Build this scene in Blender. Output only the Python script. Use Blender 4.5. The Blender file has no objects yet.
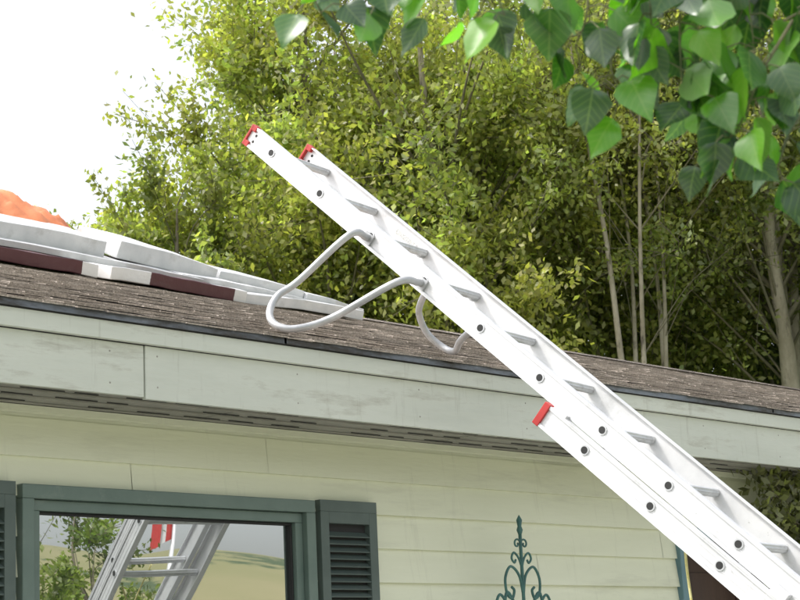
import bpy, math, random
import numpy as np
from mathutils import Vector, Matrix, noise
random.seed(4); np.random.seed(4)
V=Vector
H=1.6
scene=bpy.context.scene
# ------------------------------------------------------------ helpers
def link(o,parent=None):
    scene.collection.objects.link(o)
    if parent: o.parent=parent
    return o
def empty(name):
    e=bpy.data.objects.new(name,None); e.empty_display_size=.2
    return link(e)
class MB:
    def __init__(s): s.v=[];s.f=[];s.m=[];s.s=[]
    def quad(s,a,b,c,d,mi=0):
        n=len(s.v); s.v+=[tuple(a),tuple(b),tuple(c),tuple(d)]; s.f.append((n,n+1,n+2,n+3)); s.m.append(mi); s.s.append(False)
    def box(s,c,h,A=None,mi=0):
        if A is None: A=(V((1,0,0)),V((0,1,0)),V((0,0,1)))
        c=V(c); n=len(s.v)
        for k in (-1,1):
            for j in (-1,1):
                for i in (-1,1):
                    s.v.append(tuple(c+A[0]*(i*h[0])+A[1]*(j*h[1])+A[2]*(k*h[2])))
        for q in ((0,2,3,1),(4,5,7,6),(0,1,5,4),(2,6,7,3),(0,4,6,2),(1,3,7,5)):
            s.f.append(tuple(n+i for i in q)); s.m.append(mi); s.s.append(False)
    def bx(s,x0,x1,y0,y1,z0,z1,mi=0):
        s.box(((x0+x1)/2,(y0+y1)/2,(z0+z1)/2),(abs(x1-x0)/2,abs(y1-y0)/2,abs(z1-z0)/2),None,mi)
    def tube(s,pts,rad,n=8,mi=0,cap=True,smooth=True):
        pts=[V(p) for p in pts]; k=len(pts)
        if not hasattr(rad,'__len__'): rad=[rad]*k
        t0=(pts[1]-pts[0]).normalized()
        a=t0.cross(V((0,0,1)))
        if a.length<.1: a=t0.cross(V((1,0,0)))
        a.normalize(); base=len(s.v)
        for i,p in enumerate(pts):
            t=(pts[min(i+1,k-1)]-pts[max(i-1,0)]).normalized()
            a=(a-t*a.dot(t)).normalized(); b=t.cross(a)
            for j in range(n):
                th=2*math.pi*j/n
                s.v.append(tuple(p+(a*math.cos(th)+b*math.sin(th))*rad[i]))
        for i in range(k-1):
            for j in range(n):
                j2=(j+1)%n
                s.f.append((base+i*n+j,base+i*n+j2,base+(i+1)*n+j2,base+(i+1)*n+j)); s.m.append(mi); s.s.append(smooth)
        if cap:
            s.f.append(tuple(base+j for j in reversed(range(n)))); s.m.append(mi); s.s.append(False)
            s.f.append(tuple(base+(k-1)*n+j for j in range(n))); s.m.append(mi); s.s.append(False)
    def build(s,name,mats,parent=None,bevel=0):
        me=bpy.data.meshes.new(name); me.from_pydata(s.v,[],s.f)
        for m in mats: me.materials.append(m)
        me.polygons.foreach_set('material_index',s.m)
        me.polygons.foreach_set('use_smooth',s.s)
        me.update()
        o=bpy.data.objects.new(name,me); link(o,parent)
        if bevel:
            b=o.modifiers.new('b','BEVEL'); b.width=bevel; b.segments=2; b.limit_method='ANGLE'
        return o
def catmull(p,n=8):
    p=[V(q) for q in p]; P=[p[0]*2-p[1]]+p+[p[-1]*2-p[-2]]; out=[]
    for i in range(1,len(P)-2):
        for k in range(n):
            t=k/n
            out.append(.5*((2*P[i])+(P[i+1]-P[i-1])*t+(2*P[i-1]-5*P[i]+4*P[i+1]-P[i+2])*t*t+(3*P[i]-P[i-1]-3*P[i+1]+P[i+2])*t**3))
    out.append(p[-1]); return out
# ------------------------------------------------------------ materials
def newmat(name):
    m=bpy.data.materials.new(name); m.use_nodes=True
    nt=m.node_tree; return m,nt,nt.nodes['Principled BSDF']
def N(nt,t,**kw):
    n=nt.nodes.new(t)
    for k,v in kw.items(): setattr(n,k,v)
    return n
def noisemat(name,c1,c2,scale=5,rough=.7,metal=0,bump=0,bscale=None,stretch=(1,1,1),p1=.35,p2=.65,detail=6,c3=None,s3=1.5,f3=(.5,.7),c4=None,st4=(6,1,.5),s4=3,f4=(.55,.8)):
    m,nt,b=newmat(name); L=nt.links
    tc=N(nt,'ShaderNodeTexCoord'); mp=N(nt,'ShaderNodeMapping'); mp.inputs['Scale'].default_value=stretch
    L.new(tc.outputs['Object'],mp.inputs['Vector'])
    nz=N(nt,'ShaderNodeTexNoise'); nz.inputs['Scale'].default_value=scale; nz.inputs['Detail'].default_value=detail
    nz.inputs['Roughness'].default_value=.65
    L.new(mp.outputs[0],nz.inputs['Vector'])
    r=N(nt,'ShaderNodeValToRGB'); r.color_ramp.elements[0].position=p1; r.color_ramp.elements[1].position=p2
    r.color_ramp.elements[0].color=(*c1,1); r.color_ramp.elements[1].color=(*c2,1)
    L.new(nz.outputs['Fac'],r.inputs['Fac']); out=r.outputs['Color']
    for (cc,vec,sc,ff) in ((c3,None,s3,f3),(c4,st4,s4,f4)):
        if not cc: continue
        n3=N(nt,'ShaderNodeTexNoise'); n3.inputs['Scale'].default_value=sc; n3.inputs['Detail'].default_value=8; n3.inputs['Roughness'].default_value=.7
        if vec:
            m4=N(nt,'ShaderNodeMapping'); m4.inputs['Scale'].default_value=vec; L.new(tc.outputs['Object'],m4.inputs['Vector']); L.new(m4.outputs[0],n3.inputs['Vector'])
        else: L.new(mp.outputs[0],n3.inputs['Vector'])
        mr=N(nt,'ShaderNodeMapRange'); mr.inputs['From Min'].default_value=ff[0]; mr.inputs['From Max'].default_value=ff[1]
        L.new(n3.outputs['Fac'],mr.inputs['Value'])
        mx=N(nt,'ShaderNodeMixRGB'); mx.inputs['Color2'].default_value=(*cc,1)
        L.new(mr.outputs[0],mx.inputs['Fac']); L.new(out,mx.inputs['Color1']); out=mx.outputs[0]
    L.new(out,b.inputs['Base Color'])
    b.inputs['Roughness'].default_value=rough; b.inputs['Metallic'].default_value=metal
    if bump:
        bp=N(nt,'ShaderNodeBump'); bp.inputs['Strength'].default_value=bump; bp.inputs['Distance'].default_value=.01
        nb=N(nt,'ShaderNodeTexNoise'); nb.inputs['Scale'].default_value=bscale or scale*3; nb.inputs['Detail'].default_value=5
        L.new(mp.outputs[0],nb.inputs['Vector']); L.new(nb.outputs['Fac'],bp.inputs['Height']); L.new(bp.outputs[0],b.inputs['Normal'])
    return m
M_siding=noisemat('siding_paint',(.665,.68,.515),(.73,.745,.585),1.3,.55,bump=.12,bscale=30,stretch=(.4,1,3),c3=(.54,.545,.42),s3=3,f3=(.55,.8),c4=(.48,.48,.37),st4=(9,1,.8),s4=2.2,f4=(.58,.95))
M_fascia=noisemat('fascia_paint',(.50,.525,.46),(.64,.66,.59),1.5,.65,bump=.3,bscale=20,stretch=(.35,1,2),c3=(.33,.32,.26),s3=6,f3=(.53,.72),c4=(.26,.25,.20),st4=(14,1,1.2),s4=2,f4=(.58,.92))
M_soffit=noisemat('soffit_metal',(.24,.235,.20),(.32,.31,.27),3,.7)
M_dark=noisemat('dark_gap',(.02,.02,.02),(.03,.03,.03),3,.9)
M_green=noisemat('green_trim_paint',(.10,.145,.125),(.13,.18,.155),4,.45,bump=.1,c3=(.20,.24,.21),s3=9,f3=(.58,.8))
M_shut=noisemat('shutter_paint',(.065,.09,.08),(.09,.12,.108),4,.55,c3=(.14,.16,.14),s3=7,f3=(.58,.8))
M_teal=noisemat('teal_iron',(.03,.10,.09),(.05,.15,.13),20,.5)
M_drip=noisemat('drip_edge_metal',(.12,.14,.17),(.24,.26,.30),6,.45,metal=.5,stretch=(.3,1,1),c3=(.05,.045,.04),s3=5,f3=(.45,.6))
M_conc=noisemat('foundation_concrete',(.25,.24,.22),(.35,.34,.32),4,.9,bump=.2)
M_bounce=noisemat('bounce_slab_concrete',(.36,.35,.32),(.46,.45,.42),2,.9,bump=.2,bscale=40,c3=(.28,.27,.24),s3=1,f3=(.5,.7))  # pale concrete for the added slab that brightens wall and soffit
M_door=noisemat('door_wood',(.035,.016,.012),(.06,.03,.02),3,.5,stretch=(4,1,.5))
M_alu=noisemat('brushed_aluminium',(.64,.645,.66),(.79,.79,.80),4,.48,metal=.3,bump=.06,c3=(.44,.44,.43),s3=7,f3=(.56,.80),c4=(.40,.40,.39),st4=(1,1,1),s4=38,f4=(.64,.74))
M_rung=noisemat('rung_aluminium',(.52,.53,.55),(.66,.67,.68),12,.45,metal=.4,bump=.1,c3=(.35,.35,.34),s3=20,f3=(.55,.75))
M_tube=noisemat('tube_aluminium',(.36,.37,.38),(.50,.505,.51),10,.45,metal=.5,c3=(.28,.28,.27),s3=12,f3=(.56,.72))
M_hole=noisemat('rung_hole',(.015,.015,.015),(.03,.03,.03),5,.7)
M_red=noisemat('red_plastic',(.36,.02,.02),(.46,.035,.03),8,.5)
M_rope=noisemat('rope_fibre',(.5,.45,.15),(.65,.6,.3),60,.9)
M_tarp=noisemat('orange_tarp',(.55,.16,.06),(.70,.25,.11),3,.6,bump=.5,bscale=10)
M_bark=noisemat('bark',(.13,.11,.08),(.24,.21,.16),5,.95,bump=.6,stretch=(1,1,.3))
M_limb=noisemat('limb_bark',(.10,.095,.06),(.19,.17,.11),5,.95)
M_barkp=noisemat('poplar_bark',(.24,.21,.15),(.42,.38,.30),4,.9,bump=.4,stretch=(1,1,.4),c3=(.06,.05,.04),s3=6,f3=(.52,.66))
M_twig=noisemat('twig',(.10,.12,.05),(.16,.15,.08),10,.8)
M_grass=noisemat('grass',(.05,.085,.02),(.10,.13,.04),.8,.95,bump=.5,bscale=20,c3=(.14,.12,.06),s3=.15,f3=(.5,.7))
M_hill=noisemat('hill_fields',(.20,.20,.09),(.27,.24,.13),.02,.95,c3=(.06,.09,.04),s3=.05,f3=(.55,.6))
def shinglemat():
    m,nt,b=newmat('shingles'); L=nt.links
    g=N(nt,'ShaderNodeNewGeometry'); tc=N(nt,'ShaderNodeTexCoord')
    r=N(nt,'ShaderNodeValToRGB'); cr=r.color_ramp
    cr.elements[0].color=(.30,.26,.225,1); cr.elements[1].color=(.43,.38,.335,1)
    e=cr.elements.new(.5); e.color=(.37,.32,.275,1)
    L.new(g.outputs['Random Per Island'],r.inputs['Fac'])
    nz=N(nt,'ShaderNodeTexNoise'); nz.inputs['Scale'].default_value=110; nz.inputs['Detail'].default_value=4; nz.inputs['Roughness'].default_value=.8
    L.new(tc.outputs['Object'],nz.inputs['Vector'])
    mr=N(nt,'ShaderNodeMapRange'); mr.inputs['From Min'].default_value=.35; mr.inputs['From Max'].default_value=.65; mr.inputs['To Min'].default_value=.5; mr.inputs['To Max'].default_value=1.45
    L.new(nz.outputs['Fac'],mr.inputs['Value'])
    n2=N(nt,'ShaderNodeTexNoise'); n2.inputs['Scale'].default_value=1.2; n2.inputs['Detail'].default_value=6
    L.new(tc.outputs['Object'],n2.inputs['Vector'])
    mr2=N(nt,'ShaderNodeMapRange'); mr2.inputs['From Min'].default_value=.3; mr2.inputs['From Max'].default_value=.7; mr2.inputs['To Min'].default_value=.75; mr2.inputs['To Max'].default_value=1.15
    L.new(n2.outputs['Fac'],mr2.inputs['Value'])
    mm=N(nt,'ShaderNodeMath',operation='MULTIPLY'); L.new(mr.outputs[0],mm.inputs[0]); L.new(mr2.outputs[0],mm.inputs[1])
    mx=N(nt,'ShaderNodeMixRGB',blend_type='MULTIPLY'); mx.inputs['Fac'].default_value=1
    L.new(r.outputs[0],mx.inputs['Color1']); L.new(mm.outputs[0],mx.inputs['Color2'])
    L.new(mx.outputs[0],b.inputs['Base Color']); b.inputs['Roughness'].default_value=.95
    bp=N(nt,'ShaderNodeBump'); bp.inputs['Strength'].default_value=.5; bp.inputs['Distance'].default_value=.004
    L.new(nz.outputs['Fac'],bp.inputs['Height']); L.new(bp.outputs[0],b.inputs['Normal'])
    return m
M_shing=shinglemat()
def glassmat():
    m,nt,b=newmat('window_glass'); L=nt.links
    out=nt.nodes['Material Output']
    gl=N(nt,'ShaderNodeBsdfGlossy'); gl.inputs['Roughness'].default_value=.005; gl.inputs['Color'].default_value=(.93,.96,.96,1)
    b.inputs['Base Color'].default_value=(.02,.025,.025,1); b.inputs['Roughness'].default_value=.1
    tc=N(nt,'ShaderNodeTexCoord'); nz=N(nt,'ShaderNodeTexNoise'); nz.inputs['Scale'].default_value=2.2; nz.inputs['Detail'].default_value=0
    L.new(tc.outputs['Object'],nz.inputs['Vector']); bp=N(nt,'ShaderNodeBump'); bp.inputs['Strength'].default_value=.05; bp.inputs['Distance'].default_value=.04
    L.new(nz.outputs['Fac'],bp.inputs['Height']); L.new(bp.outputs[0],gl.inputs['Normal'])
    mx=N(nt,'ShaderNodeMixShader'); mx.inputs[0].default_value=.55
    L.new(b.outputs[0],mx.inputs[1]); L.new(gl.outputs[0],mx.inputs[2]); L.new(mx.outputs[0],out.inputs[0])
    return m
M_glass=glassmat()
def wrapmat():
    m,nt,b=newmat('bundle_wrapper'); L=nt.links
    tc=N(nt,'ShaderNodeTexCoord'); sp=N(nt,'ShaderNodeSeparateXYZ'); L.new(tc.outputs['Object'],sp.inputs[0])
    nz=N(nt,'ShaderNodeTexNoise'); nz.inputs['Scale'].default_value=9; nz.inputs['Detail'].default_value=5; L.new(tc.outputs['Object'],nz.inputs['Vector'])
    ad=N(nt,'ShaderNodeMath',operation='MULTIPLY_ADD'); ad.inputs[1].default_value=.05; L.new(nz.outputs['Fac'],ad.inputs[0]); L.new(sp.outputs['X'],ad.inputs[2])
    r=N(nt,'ShaderNodeValToRGB'); cr=r.color_ramp; cr.interpolation='CONSTANT'
    mr=N(nt,'ShaderNodeMapRange'); mr.inputs['From Min'].default_value=-.5; mr.inputs['From Max'].default_value=.5
    L.new(ad.outputs[0],mr.inputs['Value']); L.new(mr.outputs[0],r.inputs['Fac'])
    W=(.70,.69,.68,1); R=(.085,.026,.033,1)
    cr.elements[0].position=0; cr.elements[0].color=W
    cr.elements[1].position=.30; cr.elements[1].color=R
    for p,c in ((.92,W),):
        e=cr.elements.new(p); e.color=c
    L.new(r.outputs[0],b.inputs['Base Color']); b.inputs['Roughness'].default_value=.35
    bp=N(nt,'ShaderNodeBump'); bp.inputs['Strength'].default_value=.5; bp.inputs['Distance'].default_value=.02
    L.new(nz.outputs['Fac'],bp.inputs['Height']); L.new(bp.outputs[0],b.inputs['Normal'])
    return m
M_wrap=wrapmat()
M_white=noisemat('white_film',(.54,.55,.56),(.68,.68,.68),5,.45,bump=.3,bscale=14,c3=(.38,.37,.35),s3=4,f3=(.54,.75))
def foliage_mat(name,trans=.4,gloss=.03,uvvein=False,tcol=(1.15,1.35,.55)):
    m,nt,b=newmat(name); L=nt.links; out=nt.nodes['Material Output']
    nt.nodes.remove(b)
    at=N(nt,'ShaderNodeAttribute'); at.attribute_name='Col'; col=at.outputs['Color']
    g=N(nt,'ShaderNodeNewGeometry')
    if uvvein:
        uv=N(nt,'ShaderNodeUVMap'); sp=N(nt,'ShaderNodeSeparateXYZ'); L.new(uv.outputs[0],sp.inputs[0])
        ab=N(nt,'ShaderNodeMath',operation='ABSOLUTE'); L.new(sp.outputs['Y'],ab.inputs[0])
        s1=N(nt,'ShaderNodeMath',operation='MULTIPLY_ADD'); s1.inputs[1].default_value=-.8; L.new(ab.outputs[0],s1.inputs[0]); L.new(sp.outputs['X'],s1.inputs[2])
        s2=N(nt,'ShaderNodeMath',operation='MULTIPLY'); s2.inputs[1].default_value=38; L.new(s1.outputs[0],s2.inputs[0])
        s3=N(nt,'ShaderNodeMath',operation='SINE'); L.new(s2.outputs[0],s3.inputs[0])
        r1=N(nt,'ShaderNodeMapRange'); r1.inputs['From Min'].default_value=.88; r1.inputs['From Max'].default_value=1; L.new(s3.outputs[0],r1.inputs['Value'])
        r2=N(nt,'ShaderNodeMapRange'); r2.inputs['From Min'].default_value=.03; r2.inputs['From Max'].default_value=.012; L.new(ab.outputs[0],r2.inputs['Value'])
        mxm=N(nt,'ShaderNodeMath',operation='MAXIMUM'); L.new(r1.outputs[0],mxm.inputs[0]); L.new(r2.outputs[0],mxm.inputs[1])
        sc=N(nt,'ShaderNodeMath',operation='MULTIPLY'); sc.inputs[1].default_value=.3; L.new(mxm.outputs[0],sc.inputs[0])
        mv=N(nt,'ShaderNodeMixRGB'); mv.inputs['Color2'].default_value=(.25,.32,.12,1); L.new(sc.outputs[0],mv.inputs['Fac']); L.new(col,mv.inputs['Color1']); col=mv.outputs[0]
        mb=N(nt,'ShaderNodeMixRGB'); mb.inputs['Color2'].default_value=(.30,.36,.30,1)
        f=N(nt,'ShaderNodeMath',operation='MULTIPLY'); f.inputs[1].default_value=.30; L.new(g.outputs['Backfacing'],f.inputs[0])
        L.new(f.outputs[0],mb.inputs['Fac']); L.new(col,mb.inputs['Color1']); dcol=mb.outputs[0]
    else: dcol=col
    df=N(nt,'ShaderNodeBsdfDiffuse'); tr=N(nt,'ShaderNodeBsdfTranslucent'); gs=N(nt,'ShaderNodeBsdfGlossy'); gs.inputs['Roughness'].default_value=.35
    L.new(dcol,df.inputs['Color'])
    tm=N(nt,'ShaderNodeMixRGB',blend_type='MULTIPLY'); tm.inputs['Fac'].default_value=1; tm.inputs['Color2'].default_value=(*[t*1.6 for t in tcol],1)
    L.new(col,tm.inputs['Color1']); L.new(tm.outputs[0],tr.inputs['Color'])
    m1=N(nt,'ShaderNodeMixShader'); m1.inputs[0].default_value=trans; L.new(df.outputs[0],m1.inputs[1]); L.new(tr.outputs[0],m1.inputs[2])
    m2=N(nt,'ShaderNodeMixShader'); m2.inputs[0].default_value=gloss; L.new(m1.outputs[0],m2.inputs[1]); L.new(gs.outputs[0],m2.inputs[2])
    L.new(m2.outputs[0],out.inputs[0]); return m
M_leaf=foliage_mat('tree_foliage',.44,.04)
M_bigleaf=foliage_mat('poplar_leaf',.48,.07,True,(1.1,1.5,.35))

# ------------------------------------------------------------ leaf cloud
def leafmesh(name,P,size,colors,mat,parent,droop=.5,seed=0,aspect=.55):
    rs=np.random.RandomState(seed); n=len(P)
    a=rs.normal(size=(n,3)); a[:,2]-=droop; a/=np.linalg.norm(a,axis=1)[:,None]
    q=rs.normal(size=(n,3)); b=np.cross(a,q); b/=np.linalg.norm(b,axis=1)[:,None]
    nn=np.cross(a,b)
    l=(size*rs.uniform(.6,1.25,n))[:,None]; w=l*aspect
    vs=np.empty((n,4,3)); vs[:,0]=P-a*l*.5; vs[:,1]=P+b*w*.5-a*l*.05+nn*l*.06; vs[:,2]=P+a*l*.5; vs[:,3]=P-b*w*.5-a*l*.05+nn*l*.06
    me=bpy.data.meshes.new(name); me.vertices.add(n*4); me.vertices.foreach_set('co',vs.reshape(-1))
    me.loops.add(n*4); me.loops.foreach_set('vertex_index',np.arange(n*4,dtype=np.int32))
    me.polygons.add(n); me.polygons.foreach_set('loop_start',np.arange(0,n*4,4,dtype=np.int32))
    me.update(calc_edges=True)
    ca=me.color_attributes.new('Col','FLOAT_COLOR','POINT')
    c=np.ones((n,4,4)); c[:,:,:3]=colors[:,None,:]; ca.data.foreach_set('color',c.reshape(-1))
    me.materials.append(mat); o=bpy.data.objects.new(name,me); return link(o,parent)
def make_tree(name,x,y,h,cr,z0,nclump,nleaf,ls,base,seed,bark=None,stems=1,tight=.15,droop=.5,sx=1.,tr=1.,fan=.35):
    rs=np.random.RandomState(seed); T=empty(name); mb=MB()
    tops=[]
    for s in range(stems):
        ox,oy=(rs.uniform(-.35,.35,2) if stems>1 else (0,0)); fx,fy=rs.uniform(-1,1,2)*cr*fan*(1 if stems>1 else .3)
        wb=lambda: rs.uniform(-.16,.16)
        pts=[(x+ox*.5,y+oy*.5,-.1),(x+ox,y+oy,h*.25),(x+ox+fx*.3+wb(),y+oy+fy*.3,h*.42),(x+ox+fx*.5+wb(),y+oy+fy*.5,h*.58),(x+ox+fx*.8+wb(),y+oy+fy*.8,h*.76),(x+ox+fx,y+oy+fy,h*.93)]
        pts=catmull(pts,5); r0=.022*h*tr*rs.uniform(.75,1.2)/ (1.5 if stems>1 else 1); rad=[r0*(1-.93*i/(len(pts)-1)) for i in range(len(pts))]
        mb.tube(pts,rad,9); tops.append(pts)
    cz=(h+z0)/2; rz=(h-z0)/2
    C=[]
    while len(C)<nclump:
        d=rs.normal(size=3); d/=np.linalg.norm(d); rr=rs.uniform(.15,1)**.55
        k=1+.34*noise.noise(V(d)*1.8+V((seed,0,0)))
        c=np.array([x,y,cz])+d*rr*k*np.array([cr*sx,cr*sx,rz]); C.append(c)
    P=[];COL=[]
    w=rs.uniform(.4,1.6,nclump); w/=w.sum()
    for i,c in enumerate(C):
        st=tops[i%len(tops)]; zt=max(z0*.6,c[2]-1.0*math.hypot(c[0]-x,c[1]-y)-.3)
        s=min(st,key=lambda p:abs(p.z-zt)); e=V(c); m=(s+e)*.5+V((rs.uniform(-.15,.15),rs.uniform(-.15,.15),.15))
        pp=catmull([s,m,e],5); L=(e-s).length
        mb.tube(pp,[max(.006,.011*L*tr*(1-.85*j/(len(pp)-1))) for j in range(len(pp))],5,1,cap=False)
        nl=int(nleaf*w[i]); nt=7; sg=cr*tight*rs.uniform(.7,1.4)
        tone=rs.uniform(.62,1.32); warm=rs.uniform(-.08,.10)
        for t in range(nt):
            tip=c+rs.normal(size=3)*np.array([sg,sg,sg*1.1])*1.35
            k=nl//nt; u=rs.uniform(.1,1.05,k)[:,None]
            start=np.array(pp[-1-rs.randint(0,3)])
            pos=start+(tip-start)*u; pos+=rs.normal(size=(k,3))*sg*.32
            P.append(pos)
            mb.tube([start,(start+tip)/2+np.array([0,0,.05]),tip],[.007,.005,.003],3,1,cap=False)
            v=tone*rs.uniform(.65,1.35,k)[:,None]; hue=rs.uniform(0,1,k)[:,None]
            COL.append(np.array(base)*v*(1+warm*np.array([1,0,-.5])+hue*np.array([.34,.12,.05])))
    mb.build('trunk',[bark or M_bark,M_limb],T)
    leafmesh('foliage',np.concatenate(P),ls,np.clip(np.concatenate(COL),0,.7),M_leaf,T,droop,seed)
    return T
G1=(.235,.275,.09); G2=(.195,.235,.08); G3=(.16,.20,.075); GD=(.065,.095,.045)
make_tree('willow_tree',14.1,17.0,8.2,1.3,4.2,44,22000,.10,G1,11,tight=.18)
make_tree('poplar_tree',16.6,16.8,12.2,2.3,4.0,90,60000,.105,G1,12,tight=.155)
make_tree('poplar_tree',17.0,14.9,11.8,2.5,4.3,95,60000,.105,G1,13,M_barkp,2,tight=.14)
make_tree('poplar_tree',20.5,15.2,12.5,2.7,4.6,90,58000,.11,G2,14,M_barkp,4,tight=.14)
make_tree('poplar_tree',20.6,12.6,12.4,2.5,5.0,80,48000,.11,G2,15,M_barkp,3,tight=.14)
make_tree('aspen_tree',18.3,12.7,12.0,1.7,6.4,44,13000,.09,G1,27,M_barkp,5,tight=.17,tr=.36,fan=.7)
make_tree('aspen_tree',23.2,19.0,13.8,3.2,4,70,32000,.14,G3,16,tight=.18)
make_tree('aspen_tree',25.2,16.8,13.8,3.2,4,70,32000,.14,G3,17,tight=.18)
make_tree('aspen_tree',25.6,13.6,13.2,3.0,4,60,25000,.14,G3,18,tight=.18)
make_tree('aspen_tree',20.8,20.6,13.2,3.0,4,60,25000,.14,G3,21,tight=.18)
make_tree('spruce_tree',23.2,12.0,9.2,2.0,1.5,50,32000,.12,GD,19,tight=.18,droop=1)
make_tree('spruce_tree',23.6,14.6,9.0,2.0,1.5,50,28000,.12,GD,20,tight=.18,droop=1)
make_tree('shrub',12.4,-7.2,4.1,1.15,.4,36,14000,.09,(.13,.18,.05),31,tight=.16)

# ------------------------------------------------------------ ground, hills
mb=MB(); mb.quad((-1500,-1500,0),(1500,-1500,0),(1500,1500,0),(-1500,1500,0)); mb.build('ground',[M_grass])
mb=MB()
for i in range(9):
    for j in range(4):
        mb.bx(-2+i*1.9+.006,-2+(i+1)*1.9-.006,-2.8+j*1.88+.006,-2.8+(j+1)*1.88-.006,-.06,.02+random.uniform(0,.004))
mb.build('bounce_slab',[M_bounce],bevel=.006)  # unseen pale slabs, added to bounce light up onto the wall and soffit
def hills():
    nx,ny=60,16; v=[];f=[]
    for j in range(ny):
        for i in range(nx):
            th=math.radians(-150+150*i/(nx-1)); R=180+j*16
            z=26*math.sin(math.pi*j/(ny-1))*(.85+.35*noise.noise(V((i*.12,j*.1,2))))-.5
            if j in(0,ny-1): z=-1
            v.append((R*math.cos(th),R*math.sin(th),z))
    for j in range(ny-1):
        for i in range(nx-1):
            a=j*nx+i; f.append((a,a+1,a+nx+1,a+nx))
    me=bpy.data.meshes.new('hills'); me.from_pydata(v,[],f); me.materials.append(M_hill)
    for p in me.polygons: p.use_smooth=True
    link(bpy.data.objects.new('hills',me))
hills()
# ------------------------------------------------------------ house
house=empty('house')
X0,X1=-2.0,15.0; YW=4.8; YB=11.23; ZS=2.535; YE=4.416; ZR=2.784; YR=8.016; ZRI=3.941
SL=(ZRI-ZR)/(YR-YE)
OP=[(3.30,4.575,1.05,2.285),(6.93,7.86,.35,2.215)]
mb=MB(); z=ZS-.03; E=.128; row=0
def board(xa,xb,za,zb,full_b,full_t,dy):
    def yy(zz): return YW-.003-(.013+dy)*(full_t-zz)/(full_t-full_b)
    n=len(mb.v)
    mb.v+=[(xa,yy(za),za),(xb,yy(za),za),(xb,yy(zb),zb),(xa,yy(zb),zb),(xa,YW,za),(xb,YW,za)]
    for q in ((0,1,2,3),(4,5,1,0)):
        mb.f.append(tuple(n+k for k in q)); mb.m.append(0); mb.s.append(False)
while z>.35:
    za,zb=z-E,z
    cuts=[X0+.2]
    xx=X0+.2+random.uniform(1,3)
    while xx<X1-.2: cuts.append(xx); xx+=random.uniform(2.9,3.7)
    cuts.append(X1-.2)
    for ca,cb in zip(cuts,cuts[1:]):
        dy=random.uniform(-.0015,.003)
        segs=[(ca+.0008,cb-.0008,za,zb)]
        for (a,b,c,d) in OP:
            ns=[]
            for (p,q,r,s) in segs:
                if q<=a or p>=b or s<=c or r>=d: ns.append((p,q,r,s)); continue
                if p<a: ns.append((p,a,r,s))
                if q>b: ns.append((b,q,r,s))
                if s>d: ns.append((max(p,a),min(q,b),d,s))
                if r<c: ns.append((max(p,a),min(q,b),r,c))
            segs=ns
        for (p,q,r,s) in segs: board(p,q,r,s,za,zb,dy)
    z-=E; row+=1
mb.build('siding',[M_siding],house)
mb=MB()
def wall_x(xa,xb,za,zb,mi=0): mb.bx(xa,xb,YW,YW+.14,za,zb,mi)
wall_x(X0+.2,3.30,0.0,ZS+.1); wall_x(3.30,4.575,0,1.05); wall_x(3.30,4.575,2.285,ZS+.1); wall_x(4.575,6.93,0,ZS+.1)
wall_x(6.93,7.86,0,.35); wall_x(6.93,7.86,2.215,ZS+.1); wall_x(7.86,X1-.2,0,ZS+.1)
mb.bx(X0+.2,X1-.2,YB-.14,YB,0,ZS+.1)
for xs in (X0+.2,X1-.34):
    n=len(mb.v)
    prof=[(YW+.14,0),(YB-.14,0),(YB-.14,ZS+.1),(YR,ZRI-.1),(YW+.14,ZS+.1)]
    mb.v+=[(xs,a,b) for a,b in prof]+[(xs+.14,a,b) for a,b in prof]
    mb.f.append(tuple(n+k for k in range(5))); mb.f.append(tuple(n+5+k for k in reversed(range(5)))); mb.m+=[0,0]; mb.s+=[False]*2
    for k in range(5):
        k2=(k+1)%5; mb.f.append((n+k,n+k+5,n+k2+5,n+k2)); mb.m.append(0); mb.s.append(False)
mb.bx(X0+.15,X1-.15,YW-.03,YW-.004,.03,.33,1)
mb.build('walls',[M_siding,M_conc],house)
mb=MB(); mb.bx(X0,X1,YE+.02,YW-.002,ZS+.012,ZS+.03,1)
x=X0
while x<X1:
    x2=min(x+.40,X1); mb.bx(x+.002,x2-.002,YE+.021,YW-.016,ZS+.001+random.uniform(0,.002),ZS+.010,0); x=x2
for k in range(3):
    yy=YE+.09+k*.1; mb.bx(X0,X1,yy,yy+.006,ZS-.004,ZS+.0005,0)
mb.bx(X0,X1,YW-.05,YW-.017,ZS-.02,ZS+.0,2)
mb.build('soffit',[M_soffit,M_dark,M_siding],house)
mb=MB()
for i in range(85):
    xx=X0+.1+i*.2
    for k in range(3):
        if random.random()<.35: continue
        mb.bx(xx,xx+random.uniform(.08,.17),YE+.062+k*.1,YE+.065+k*.1,ZS-.0025,ZS+.0004,0)
mb.build('soffit_grooves',[M_dark],house)
mb=MB(); cuts=[X0,.9,3.525,6.0+1.6,11.3,X1]
for i,(a,b) in enumerate(zip(cuts,cuts[1:])):
    dy=random.uniform(-.002,.003)+(.004 if i==1 else 0); dz=random.uniform(-.004,.003)-(.004 if i==2 else 0)
    mb.bx(a+.0025,b-.0025,YE+dy,YE+.019,ZS-.006+dz,ZS+.160,0)
    xx=a+.05
    while xx<b:
        for zz in (ZS+.03,ZS+.13): mb.tube([(xx,YE+dy-.0008,zz),(xx,YE+dy+.001,zz)],[.0035,.0035],8,2)
        xx+=.61
cuts=[X0,2.1,5.6,9.4,13.1,X1]
for a,b in zip(cuts,cuts[1:]):
    dy=random.uniform(-.002,.002); mb.bx(a+.0015,b-.0015,YE-.020+dy,YE+.018,ZS+.163,ZS+.222,0)
mb.bx(X0,X1,YE+.0,YE+.0195,ZS+.1601,ZS+.1629,1)
mb.build('fascia',[M_fascia,M_dark,M_soffit],house,bevel=.002)
mb=MB(); x=X0
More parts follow.
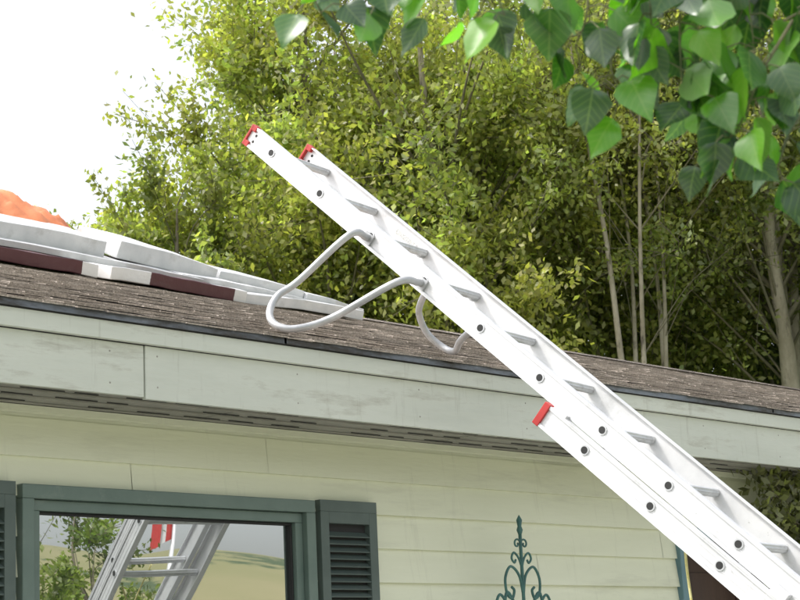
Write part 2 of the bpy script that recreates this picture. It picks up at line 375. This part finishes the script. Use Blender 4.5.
while x<X1:
    x2=min(x+3.05,X1); dz=random.uniform(-.002,.002)
    mb.bx(x,x2+.01,YE-.032,YE-.027,ZS+.222+dz,ZS+.243+dz,0); mb.bx(x,x2,YE-.031,YE+.1,ZS+.2432+dz,ZS+.2452+dz,0); x=x2
mb.bx(X0,X1,YE-.024,YE+.01,ZS+.2225,ZS+.240,1)
mb.build('drip_edge',[M_drip,M_dark],house)
# roof
mb=MB()
def rz(y): return ZR+SL*(y-YE) if y<=YR else ZRI-SL*(y-YR)
YBE=YR+(YR-YE)
n=len(mb.v); ye=YE-.02
for sgn,(ya,yb) in ((1,(ye,YR)),(-1,(YBE+.02,YR))):
    za,zb=rz(ya)-.004,rz(yb)-.004
    n=len(mb.v)
    mb.v+=[(X0,ya,za),(X1,ya,za),(X1,yb,zb),(X0,yb,zb),(X0,ya,za-.02),(X1,ya,za-.02),(X1,yb,zb-.02),(X0,yb,zb-.02)]
    for q in ((0,1,2,3),(7,6,5,4),(0,4,5,1),(1,5,6,2),(3,2,6,7),(0,3,7,4)):
        mb.f.append(tuple(n+k for k in q)); mb.m.append(0); mb.s.append(False)
mb.build('roof_deck',[M_dark],house)
mb=MB()
def shingle_side(sgn):
    L=math.hypot(YR-YE,ZRI-ZR)+.03; u=V((0,sgn*(YR-YE),ZRI-ZR)).normalized(); nrm=V((0,-sgn*u.z,abs(u.y))).normalized()
    o=V((0,(YE-.04) if sgn>0 else (YBE+.04),rz(YE)-SL*.04))
    ex=.115; nr=int(L/ex)+1
    for r in range(nr):
        x=X0-.03+((r*.137)%.23)-.23; rowt=random.uniform(-.001,.002)
        while x<X1+.03:
            w=random.uniform(.11,.22); xa=max(x,X0-.03); xb=min(x+w-random.choice([.002,.003,.006]),X1+.03); x+=w
            if xb-xa<.02: continue
            s0=r*ex+random.uniform(-.005,.004); s1=min(s0+ex*1.35,L)
            t0=.010+rowt+random.uniform(-.001,.003); t1=.002; c=random.uniform(-.0015,.002)
            n=len(mb.v)
            for (xx,k) in ((xa,0),(xb,1)):
                p0=o+u*s0+V((xx,0,0)); p1=o+u*s1+V((xx,0,0)); cc=c if k else 0
                mb.v+=[tuple(p0+nrm*(t0-.005+cc)),tuple(p0+nrm*(t0+cc)),tuple(p1+nrm*t1)]
            for q in ((0,1,4,3),(1,2,5,4),(0,2,1),(3,4,5),(0,3,5,2)):
                mb.f.append(tuple(n+k for k in q)); mb.m.append(0); mb.s.append(False)
shingle_side(1); shingle_side(-1)
x=X0
while x<X1:
    x2=x+.3; n=len(mb.v)
    for xx,t in ((x,.02),(x2,.012)):
        mb.v+=[(xx,YR-.15,ZRI-.15*SL+t),(xx,YR,ZRI+t+.006),(xx,YR+.15,ZRI-.15*SL+t)]
    for q in ((0,3,4,1),(1,4,5,2)): mb.f.append(tuple(n+k for k in q)); mb.m.append(0); mb.s.append(False)
    x+=.14
mb.build('shingles',[M_shing],house)
# window
mb=MB(); a,b,c,d=OP[0]; fw=.045
def frame(a,b,c,d,w,y0,y1,mi=0):
    mb.bx(a,b,y0,y1,d-w,d,mi); mb.bx(a,b,y0,y1,c,c+w,mi); mb.bx(a,a+w,y0,y1,c+w,d-w,mi); mb.bx(b-w,b,y0,y1,c+w,d-w,mi)
frame(a,b,c,d,.045,YW-.045,YW+.05)
frame(a+.046,b-.046,c+.046,d-.046,.035,YW-.022,YW+.05)
frame(a+.082,b-.082,c+.082,d-.082,.008,YW-.004,YW+.05,1)
mb.bx(a-.03,b+.03,YW-.07,YW-.0,c-.045,c-.002)
mb.build('window_frame',[M_green,M_dark],house,bevel=.003)
mb=MB(); mb.quad((a+.08,YW+.012,c+.08),(b-.08,YW+.012,c+.08),(b-.08,YW+.012,d-.08),(a+.08,YW+.012,d-.08))
mb.build('window_glass',[M_glass],house)
def shutter(xa,xb,zb,zt,nm):
    global mb; mb=MB(); y0,y1=YW-.045,YW-.015
    frame(xa,xb,zb,zt,.042,y0,y1)
    mb.bx(xa+.042,xb-.042,y0,y1,zt-.085,zt-.042)
    mb.bx(xa+.042,xb-.042,y0,y1,(zb+zt)/2-.04,(zb+zt)/2+.04)
    mb.bx(xa+.042,xb-.042,YW-.020,YW-.016,zb+.04,zt-.08,1)
    for lo,hi in ((zb+.05,(zb+zt)/2-.045),((zb+zt)/2+.045,zt-.09)):
        z=lo+.008
        while z<hi-.008:
            t=math.radians(38); A=(V((1,0,0)),V((0,math.cos(t),math.sin(t))),V((0,-math.sin(t),math.cos(t))))
            mb.box(((xa+xb)/2,y0+.015,z),((xb-xa)/2-.0415,.016,.0025),A); z+=.0275
    mb.build(nm,[M_shut,M_dark],house,bevel=.0015)
shutter(4.60,4.895,1.0,2.29,'shutter_right'); shutter(2.985,3.275,1.0,2.29,'shutter_left')
# door
mb=MB(); a,b,c,d=OP[1]
mb.bx(a-.05,a,YW-.035,YW+.1,c,d+.05); mb.bx(b,b+.05,YW-.035,YW+.1,c,d+.05); mb.bx(a,b,YW-.035,YW+.1,d,d+.05)
mb.bx(a,b,YW+.06,YW+.1,c,d,1)
for (za,zb) in ((c+.15,c+.8),(c+.95,d-.15)):
    for (xa,xb) in ((a+.12,(a+b)/2-.05),((a+b)/2+.05,b-.12)): mb.bx(xa,xb,YW+.05,YW+.0595,za,zb,1)
mb.bx(a-.1,b+.1,YW-.6,YW-.035,.03,.17,2); mb.bx(a-.1,b+.1,YW-.3,YW-.036,.17,.33,2)
mb.tube([(b-.08,YW+.06,1.3),(b-.08,YW+.0,1.3)],[.02,.03],10,3)
mb.build('door',[noisemat('door_trim_paint',(.10,.19,.22),(.15,.26,.29),4,.5),M_door,M_conc,M_alu],house,bevel=.003)

# ------------------------------------------------------------ ladder
e=V((-.12,.725,.675)).normalized(); r=V((.9865,.1633,0)).normalized(); nn=e.cross(r).normalized()
P0=V((4.703,4.023,2.818)); STEP=.305; W=.36
lad=empty('extension_ladder')
def rail(mb,ro,no,s0,s1,hh,side,fl=.026):
    c=P0+r*ro+nn*no+e*((s0+s1)/2); L=(s1-s0)/2
    mb.box(c,(.0018,hh-.0045,L),(r,nn,e))
    for sg in (-1,1):
        mb.box(c+nn*(sg*(hh-.0022))+r*(side*(fl/2-.009)),(fl/2,.0022,L),(r,nn,e))
        mb.box(c+nn*(sg*(hh-.007))-r*(side*.0062),(.0012,.0045,L),(r,nn,e))
        mb.box(c+nn*(sg*.012)-r*(side*.0024),(.0008,.0012,L),(r,nn,e))
def disc(mb,c,ax,rad,th,mi,n=16):
    mb.tube([c-ax*th,c+ax*th],[rad,rad],n,mi,smooth=False)
mb=MB(); TOP=4.46*STEP; BOT=-8.4*STEP
rail(mb,0,0,BOT,TOP,.0425,1); rail(mb,W,0,BOT,TOP,.0425,-1)
mb.build('fly_rails',[M_alu],lad)
mb=MB(); BT=-1.30*STEP; BB=-4.20
off=.085; ex=.026
rail(mb,-ex,off,BB,BT,.040,1); rail(mb,W+ex,off,BB,BT,.040,-1)
mb.build('base_rails',[M_alu],lad)
def rungs(mb,k0,k1,no,xo,rd=.0175):
    for k in range(k0,k1+1):
        c=P0+e*(k*STEP)+nn*no
        n=20
        a=c-r*xo; b=c+r*(W+xo)
        mb.tube([a-r*.004,b+r*.004],[rd*.72]*2,14,0)
        base=len(mb.v)
        for p in (a+r*.006,b-r*.006):
            for j in range(n):
                th=2*math.pi*j/n; q=rd*(1.0 if j%2 else .90)
                up=(V((0,0,1))-r*V((0,0,1)).dot(r)).normalized(); fw=r.cross(up)
                zc=math.sin(th)*q; zc=min(zc,rd*.62)
                mb.v.append(tuple(p+fw*math.cos(th)*q+up*zc))
        for j in range(n):
            j2=(j+1)%n; mb.f.append((base+j,base+j2,base+n+j2,base+n+j)); mb.m.append(0); mb.s.append(False)
        for sg,q in ((-1,a),(1,b)):
            disc(mb,q+r*(sg*.004),r,.0175,.0015,0)
            disc(mb,q+r*(sg*.0045),r,.0125,.0018,1)
mb=MB(); rungs(mb,-8,4,0,0); mb.build('fly_rungs',[M_rung,M_hole],lad)
mb=MB(); rungs(mb,-13,-2,off,ex); mb.build('base_rungs',[M_rung,M_hole],lad)
mb=MB()
for ro,sd in ((0,1),(W,-1)):
    c=P0+r*ro+e*(TOP-.001)
    for sg in (-1,1): mb.box(c+nn*(sg*.033)-e*.006+r*(sd*.004),(.014,.0115,.014),(r,nn,e),0)
    mb.box(c+e*.006+r*(sd*.004),(.0145,.0445,.005),(r,nn,e),0)
    for sg in (-1,1): disc(mb,c-e*.03+nn*(sg*.013),r,.006,.004,1)
for ro,sd in ((-ex,1),(W+ex,-1)):
    c=P0+r*ro+nn*off+e*(BT)
    mb.box(c-e*.008+r*(sd*.004),(.0155,.043,.013),(r,nn,e),0)
    mb.box(c-e*.06-nn*.040+r*(sd*.02),(.024,.010,.03),(r,nn,e),2)
mb.build('plastic_tips',[M_red,M_hole,M_alu],lad,bevel=.002)
mb=MB()
for k in (-5,):
    for ro,sd in ((0,-1),(W,1)): mb.box(P0+r*(ro+sd*.016)+e*(k*STEP+.1)+nn*.045,(.014,.03,.03),(r,nn,e),0)
for ro in (.03,W-.03): mb.box(P0+r*ro+e*(-7*STEP+.02)+nn*.03,(.012,.05,.06),(r,nn,e),1)
for ro in (-ex,W+ex):
    c=P0+r*ro+nn*off+e*BB; mb.box(V((c.x,c.y,.043)),(.03,.06,.022),None,1)
    mb.box(V((c.x,c.y,.08)),(.02,.03,.05),None,0)
mb.build('brackets_and_feet',[M_alu,M_hole],lad,bevel=.002)
def labelmat(nm,bg,ink,scale,th):
    m,nt,b=newmat(nm); L=nt.links; tc=N(nt,'ShaderNodeTexCoord'); mp=N(nt,'ShaderNodeMapping'); L.new(tc.outputs['Object'],mp.inputs[0])
    mp.inputs['Scale'].default_value=scale; v=N(nt,'ShaderNodeTexVoronoi',distance='CHEBYCHEV'); v.inputs['Scale'].default_value=1; L.new(mp.outputs[0],v.inputs['Vector'])
    mr=N(nt,'ShaderNodeMath',operation='GREATER_THAN'); mr.inputs[1].default_value=th; L.new(v.outputs['Distance'],mr.inputs[0])
    mx=N(nt,'ShaderNodeMixRGB'); mx.inputs['Color1'].default_value=(*bg,1); mx.inputs['Color2'].default_value=(*ink,1)
    L.new(mr.outputs[0],mx.inputs['Fac']); L.new(mx.outputs[0],b.inputs['Base Color']); b.inputs['Roughness'].default_value=.5; return m
M_lab=labelmat('label_print',(.62,.62,.60),(.42,.42,.42),(200,230,200),.5)
M_lab2=labelmat('label_lettering',(.62,.62,.62),(.12,.12,.12),(85,85,85),.5)
mb=MB()
def label(s,ro,no,ln,ht,mi,sd): mb.box(P0+r*(ro+sd*.0036)+nn*no+e*s,(.0004,ht,ln),(r,nn,e),mi)
label(2.35*STEP,W,.004,.06,.010,0,-1)
label(-5.35*STEP,W,0,.10,.014,1,-1)
mb.build('labels',[M_lab,M_lab2],lad)
# stand-off stabiliser
A1=P0+e*STEP; A2=P0+e*(2*STEP)
Lp=[A2+r*.03+nn*.012, A2-r*.02+nn*.010, A2-r*.12+nn*.02, V((4.40,4.62,3.06)), V((4.335,4.662,3.005)), V((4.285,4.655,2.935)), V((4.262,4.60,2.878)), V((4.30,4.535,2.858)), V((4.40,4.45,2.895)), A1-r*.15+nn*.035, A1-r*.03+nn*.012, A1+r*.03+nn*.012]
def mirror(p,sc):
    q=p-P0; a,b,c=q.dot(r),q.dot(e),q.dot(nn); c=c*(1-(1-sc)*min(1,max(0,(c-.02)/.2)))
    return P0+r*(W-a)+e*b+nn*c
Rp=[mirror(p,.84) for p in Lp]
mb=MB(); mb.tube(catmull(Lp,8),.0135,12); mb.tube(catmull(Rp,8),.0135,12)
for A in (A1,A2):
    for ro,sd in ((0,-1),(W,1)):
        mb.box(A+r*(ro+sd*.010)+nn*.012,(.004,.02,.022),(r,nn,e)); 
mb.build('stand_off_stabiliser',[M_tube],lad)
mb=MB(); q=P0+nn*.09-e*(3.35*STEP)+r*.05
pts=[q+V((0,0,.02)),q+V((.03,.02,-.15)),q+V((.02,-.02,-.45)),q+V((.09,-.05,-.9)),q+V((.06,-.05,-1.3)),q+V((.2,-.1,-1.75))]
mb.tube(catmull(pts,8),.0045,6)
q2=P0-e*(3*STEP)+r*(W*.5)+nn*.03; mb.tube([q2,q2-e*1.5+nn*.02],[.004,.004],6)
mb.build('rope',[M_rope],lad)

# ------------------------------------------------------------ material stacked on the roof
def bundle(name,x,y,z,L,D,T,tilt,rot,roll,mat,seed,lump=.007):
    import bmesh
    bm=bmesh.new(); bmesh.ops.create_cube(bm,size=1)
    bmesh.ops.subdivide_edges(bm,edges=bm.edges,cuts=11,use_grid_fill=True)
    for v in bm.verts:
        p=v.co.copy()
        q=V((p.x*L,p.y*D,p.z*T))
        q+=V((noise.noise(V((q.x*4,q.y*4,seed))),noise.noise(V((q.x*4,q.z*9,seed+5))),noise.noise(V((q.x*5,q.y*7,seed+9)))))*lump
        q.z-=.008*(p.x*2)**2
        v.co=q
    me=bpy.data.meshes.new(name); bm.to_mesh(me); bm.free()
    me.materials.append(mat); o=bpy.data.objects.new(name,me); link(o)
    for p in me.polygons: p.use_smooth=True
    b=o.modifiers.new('b','BEVEL'); b.width=.004; b.segments=2; b.limit_method='ANGLE'; b.angle_limit=math.radians(50)
    ns=o.modifiers.new('w','WEIGHTED_NORMAL')
    o.location=(x,y,z); o.rotation_euler=(math.radians(tilt),math.radians(roll),math.radians(rot)); return o
rt=17.8
def on(y,t): return rz(min(y,YR))+.012+t
bundle('shingle_bundle',5.15,7.66,on(7.66,.045),1.0,.42,.07,rt,-2,0,M_wrap,1,.012)
bundle('shingle_bundle',6.18,7.62,on(7.62,.045),.98,.42,.07,rt,2,0,M_wrap,2,.012)
bundle('shingle_bundle',7.2,7.70,on(7.70,.04),.95,.40,.06,rt,-3,0,M_white,3)
bundle('insulation_sheet',5.75,7.80,on(7.80,.11),1.5,.40,.035,21,-2,2,M_white,4)
bundle('insulation_sheet',6.85,7.80,on(7.80,.09),.9,.38,.035,20,-4,3,M_white,9)
bundle('insulation_slab',5.47,7.93,on(7.93,.19),.88,.42,.10,23,-3,1,M_white,5)
bundle('insulation_slab',6.38,7.95,on(7.95,.18),.74,.42,.10,24,3,4,M_white,6)
bundle('insulation_slab',7.12,7.95,on(7.95,.12),.62,.40,.08,21,-6,5,M_white,7)
bundle('insulation_slab',7.66,7.92,on(7.92,.07),.52,.40,.075,20,4,4,M_white,8)
def tarp():
    v=[];f=[];n=60
    for j in range(n):
        for i in range(n):
            u=i/(n-1)*2-1; w=j/(n-1)*2-1; rr=min(1,math.hypot(u,w))
            h=.53*(1-rr**2.4)+.06*noise.noise(V((u*3,w*3,4)))*(1.2-rr)+.09*abs(noise.noise(V((u*5+w*2,w*5,8))))+.03*abs(noise.noise(V((u*14,w*9,3))))
            v.append((5.64+u*.74,8.42+w*.5,ZRI-.045+h))
    for j in range(n-1):
        for i in range(n-1):
            a=j*n+i; f.append((a,a+1,a+n+1,a+n))
    me=bpy.data.meshes.new('tarp'); me.from_pydata(v,[],f); me.materials.append(M_tarp)
    for p in me.polygons: p.use_smooth=True
    link(bpy.data.objects.new('orange_tarp',me))
tarp()

# ------------------------------------------------------------ garden trellis
tr=empty('garden_trellis'); mb=MB(); cx,cy,zt=5.57,4.62,2.255
def tb(pts,rd=.006): mb.tube(catmull([(cx+a,cy,zt+b) for a,b in pts],6),rd,8)
tb([(0,-.075),(0,-.6),(0,-2.23)],.007)
mb.tube([(cx,cy,zt-.08),(cx,cy,zt-.06),(cx,cy,zt-.045),(cx,cy,zt-.02),(cx,cy,zt)],[.006,.013,.008,.012,.001],10)
def spiral(x0,z0,R,turns,st,sg,rd=.005):
    pts=[]
    k=int(14*turns)
    for i in range(k+1):
        th=st+sg*2*math.pi*turns*i/k; q=R*(1-.8*i/k); pts.append((cx+x0+q*math.cos(th),cy,zt+z0+q*math.sin(th)))
    mb.tube(pts,rd,7)
for s in (-1,1):
    st=0 if s<0 else math.pi
    spiral(s*.022,-.115,.022,1.1,st,-s if s<0 else -s,.004)
    tb([(0,-.21),(s*.018,-.17),(s*.045,-.15),(s*.06,-.172),(s*.045,-.19),(s*.035,-.178)],.0045)
    tb([(0,-.32),(s*.02,-.24),(s*.07,-.205),(s*.105,-.25),(s*.10,-.31),(s*.07,-.33),(s*.055,-.30),(s*.07,-.285)],.0055)
    tb([(s*.07,-.45),(s*.10,-.36),(s*.14,-.315),(s*.165,-.345),(s*.15,-.375),(s*.135,-.36)],.0055)
    tb([(s*.02,-.40),(s*.05,-.36),(s*.105,-.31),(s*.13,-.50),(s*.14,-.9),(s*.14,-2.23)],.006)
    tb([(0,-.55),(s*.05,-.5),(s*.09,-.55),(s*.06,-.62),(0,-.66)],.005)
for zz in (-.66,-1.1,-1.6,-2.0): mb.tube([(cx-.14,cy,zt+zz),(cx+.14,cy,zt+zz)],.005,8)
mb.build('ironwork',[M_teal],tr)
def vine():
    T=empty('climbing_vine'); mb=MB(); rs=np.random.RandomState(7); P=[]
    for i in range(14):
        x0=8.1+rs.uniform(-.15,.5); pts=[(x0,4.7,0),(x0+rs.uniform(-.2,.2),4.68,1.2),(x0-rs.uniform(0,.5),4.62,2.1),(x0-rs.uniform(.0,.9),4.58,2.45+rs.uniform(-.15,.05))]
        c=catmull(pts,6); mb.tube(c,[.012*(1-.8*j/(len(c)-1)) for j in range(len(c))],5)
        for p in c[6:]:
            P.append(np.array(p)+rs.normal(size=(26,3))*np.array([.09,.05,.09]))
    P=np.concatenate(P); P[:,1]=np.minimum(P[:,1],4.77); P[:,2]=np.minimum(P[:,2],2.52)
    mb.build('stems',[M_bark],T)
    col=np.array([.16,.165,.08])*np.random.RandomState(2).uniform(.4,1.6,(len(P),1))
    leafmesh('leaves',P,.05,col,M_leaf,T,.5,3,.6)
vine()
fl=empty('flagpole'); mb=MB(); fx,fy=13.6,-6.9
mb.tube([(fx,fy,0),(fx,fy,4.3)],[.035,.025],10,0)
for i in range(10):
    u0,u1=i*.03,(i+1)*.03
    y0,y1=.04*math.sin(i*1.1),.04*math.sin((i+1)*1.1)
    mi=1 if (i<3 or i>6) else 2
    mb.quad((fx-.03-u0,fy+y0,3.45-u0*.4),(fx-.03-u1,fy+y1,3.45-u1*.4),(fx-.03-u1,fy+y1,4.1-u1*.9),(fx-.03-u0,fy+y0,4.1-u0*.9),mi)
mb.build('pole_and_flag',[M_alu,M_red,M_white],fl)

# ------------------------------------------------------------ near poplar bough overhanging the view
near=empty('overhanging_poplar')
h=V((-.69,.722,0)).normalized(); vw=V((.722,.69,0)).normalized(); C=V((1.43,1.34,H))
def loc(s,z,w=0): return C+h*s+vw*w+V((0,0,z))
mb=MB()
tp=[loc(-2.2,-1.7,.5),loc(-2.15,-.2,.5),loc(-2.1,1.2,.45),loc(-2.2,2.8,.5),loc(-2.1,4.2,.5)]
mb.tube(catmull(tp,6),[.14*(1-.8*i/24) for i in range(25)],12,0)
def bough(pts,r0,r1,n=6):
    c=catmull([loc(*p) for p in pts],n); k=len(c); mb.tube(c,[r0+(r1-r0)*i/(k-1) for i in range(k)],8,0 if r0>.01 else 1); return c
bough([(-2.12,.6,.46),(-1.5,.95,.2),(-.9,1.02,.05),(-.3,.98,0),(.12,.90,-.02)],.03,.005)
bough([(-1.5,.95,.2),(-1.0,.88,.1),(-.62,.80,.0),(-.45,.72,-.03)],.007,.0015)
bough([(-1.5,.95,.2),(-.95,.80,.2),(-.7,.72,.15),(-.5,.66,.12)],.006,.0015)
bough([(-2.12,1.6,.46),(-1.4,1.6,.4),(-.4,1.5,.3),(.3,1.3,.2)],.03,.006)
lv=[];lf=[];lc=[];luv=[]
prof=[(0,0),(.04,.24),(.14,.42),(.28,.50),(.45,.46),(.62,.34),(.78,.19),(.90,.08),(1,0)]
def leaf(base,dirv,nrm,L,Wd,col,fold=.25,curl=.15):
    d=dirv.normalized(); nrm=(nrm-d*nrm.dot(d)).normalized(); sd=d.cross(nrm)
    n=len(lv); k=len(prof); ph=L*1000
    for i,(t,w) in enumerate(prof):
        cdrop=-curl*L*t*t
        mid=base+d*(L*t)+nrm*cdrop
        for q,s in ((0,-1),(1,-.5),(2,0),(3,.5),(4,1)):
            ww=w*Wd*(1+.07*math.sin(i*2.3+ph+s))
            lv.append(tuple(mid+sd*(ww*s)+nrm*(fold*abs(s)*ww*(1.1-.35*abs(s))+.03*L*math.sin(i*1.3+ph)*s))); luv.append((t,s*w)); lc.append(col)
    for i in range(k-1):
        for j in range(4):
            a=n+i*5+j; lf.append((a,a+1,a+6,a+5))
rs=random.Random(12)
def twig(pts,nl,spread=.03,big=1.):
    c=catmull([loc(*p) for p in pts],6); k=len(c)
    mb.tube(c,[.0026*(1-.75*i/(k-1)) for i in range(k)],6,1)
    nl=int(nl*1.45)
    for i in range(nl):
        u=.25+.75*i/max(1,nl-1); j=min(k-1,int(u*(k-1))); p=c[j]
        side=rs.choice([-1,1])
        pet=p+h*side*rs.uniform(.008,spread)+vw*rs.uniform(-.04,.04)+V((0,0,-rs.uniform(.002,.020)))
        mb.tube([p,(p+pet)/2+V((0,0,.006)),pet],[.0011,.0009,.0008],4,1,cap=False)
        d=V((0,0,-1))+h*side*rs.uniform(0,.9)+vw*rs.uniform(-.6,.6)
        nr=vw*rs.choice([-1,-1,1])*rs.uniform(.2,1)+h*rs.uniform(-1,1)+V((0,0,rs.uniform(0,.6)))
        L=rs.uniform(.036,.062)*big; tone=rs.choice([(.08,.21,.015),(.11,.26,.02),(.045,.12,.02),(.018,.055,.016),(.016,.045,.014),(.022,.065,.016),(.03,.09,.018),(.14,.29,.03)])
        leaf(pet,d,nr,L,L*rs.uniform(.80,.98),tone,rs.uniform(.1,.45),rs.uniform(-.05,.4))
twig([(.12,.90,0),(.10,.82,0),(.075,.765,0)],5)
twig([(.06,.94,0),(.055,.85,0),(.045,.775,0)],5)
twig([(.02,.96,0),(.03,.86,.02),(.01,.765,.0)],5)
twig([(-.02,.97,0),(-.05,.86,.02),(-.06,.76,.0)],6)
twig([(-.08,.98,.02),(-.10,.86,.0),(-.135,.745,-.02)],7)
twig([(-.2,.98,.02),(-.17,.88,.0),(-.20,.76,-.02)],7)
twig([(-.24,.98,.02),(-.24,.86,.0),(-.23,.75,-.02),(-.215,.71,0)],9)
twig([(-.30,.98,.02),(-.29,.86,.06),(-.28,.75,.02),(-.255,.69,0),(-.265,.645,0)],12,.035)
twig([(-.34,.96,-.02),(-.34,.82,-.06),(-.33,.72,-.04),(-.33,.64,-.02)],12,.035,1.1)
twig([(-.36,.96,-.02),(-.31,.84,-.06),(-.30,.76,-.04),(-.30,.68,-.02)],10,.035)
twig([(-.40,.9,.05),(-.39,.80,.05),(-.37,.72,.04),(-.36,.64,.04)],11,.035,1.1)
twig([(-.46,.72,-.03),(-.42,.66,-.03),(-.39,.60,-.03),(-.365,.57,-.03)],11,.035,1.1)
twig([(-.50,.66,.12),(-.47,.62,.08),(-.45,.58,.05),(-.44,.55,.05)],6,.03,1.1)
twig([(-.52,.90,.0),(-.50,.76,.0),(-.47,.68,.0),(-.455,.60,0)],11,.035,1.1)
twig([(-.44,.95,.0),(-.43,.86,.0),(-.42,.78,.0),(-.42,.70,0)],11,.035,1.1)
twig([(-.48,.95,.06),(-.46,.86,.06),(-.45,.76,.06),(-.44,.70,.06)],10,.035,1.1)
twig([(-.35,.95,.1),(-.34,.86,.1),(-.31,.78,.1),(-.33,.73,.1)],9,.035)
twig([(-.15,.99,.1),(-.14,.90,.1),(-.12,.81,.1),(-.10,.78,.1)],6,.035)
for i in range(9):
    s=-.5-.11*i; twig([(s,1.0,.05),(s-.02,.88,.05),(s-.03,.72+.05*rs.random(),.05)],7,.04)
mb.build('branches',[M_barkp,M_twig],near)
me=bpy.data.meshes.new('leaves'); me.from_pydata(lv,[],lf)
for p in me.polygons: p.use_smooth=True
ca=me.color_attributes.new('Col','FLOAT_COLOR','POINT')
ca.data.foreach_set('color',np.array([(*c,1) for c in lc],dtype=np.float32).reshape(-1))
uv=me.uv_layers.new(name='UVMap'); idx=np.zeros(len(me.loops),dtype=np.int32); me.loops.foreach_get('vertex_index',idx)
uv.data.foreach_set('uv',np.array(luv,dtype=np.float32)[idx].reshape(-1))
me.materials.append(M_bigleaf); link(bpy.data.objects.new('leaves',me),near)

# ------------------------------------------------------------ light: hazy, nearly white sky with a soft sun
sd=V((-.42,.34,.80)).normalized()   # towards the sun
el=math.asin(sd.z); az=math.atan2(sd.x,sd.y)
w=bpy.data.worlds.new('World'); scene.world=w; w.use_nodes=True; nt=w.node_tree
bg=nt.nodes['Background']; sk=N(nt,'ShaderNodeTexSky'); sk.sky_type='NISHITA'; sk.sun_disc=False
sk.sun_elevation=el; sk.sun_rotation=az; sk.dust_density=5; sk.air_density=1.2; sk.ozone_density=1
hs=N(nt,'ShaderNodeHueSaturation'); hs.inputs['Saturation'].default_value=.28; hs.inputs['Value'].default_value=2.25
nt.links.new(sk.outputs[0],hs.inputs['Color']); nt.links.new(hs.outputs[0],bg.inputs['Color']); bg.inputs['Strength'].default_value=.15
sl=bpy.data.lights.new('sun','SUN'); sl.energy=2.5; sl.angle=math.radians(4); sl.color=(1,.965,.90)
so=bpy.data.objects.new('sun',sl); link(so); so.rotation_euler=sd.to_track_quat('Z','Y').to_euler(); so.location=(-20,10,30)
# ------------------------------------------------------------ camera
view=V((.71361,.66826,.2106)).normalized(); Xc=V((.68982,-.7227,-.045)); Xc=(Xc-view*Xc.dot(view)).normalized(); Yc=Xc.cross(view)
cam=bpy.data.cameras.new('camera'); co=bpy.data.objects.new('camera',cam); link(co)
Yc=-Yc if Yc.z<0 else Yc
M=Matrix(((Xc.x,Yc.x,-view.x,0),(Xc.y,Yc.y,-view.y,0),(Xc.z,Yc.z,-view.z,H),(0,0,0,1)))
co.matrix_world=M; cam.sensor_width=36; cam.lens=81; cam.clip_start=.05; cam.clip_end=5000
cam.dof.use_dof=True; cam.dof.focus_distance=6.6; cam.dof.aperture_fstop=18
scene.camera=co
scene.view_settings.view_transform='Standard'; scene.view_settings.look='None'; scene.view_settings.exposure=0
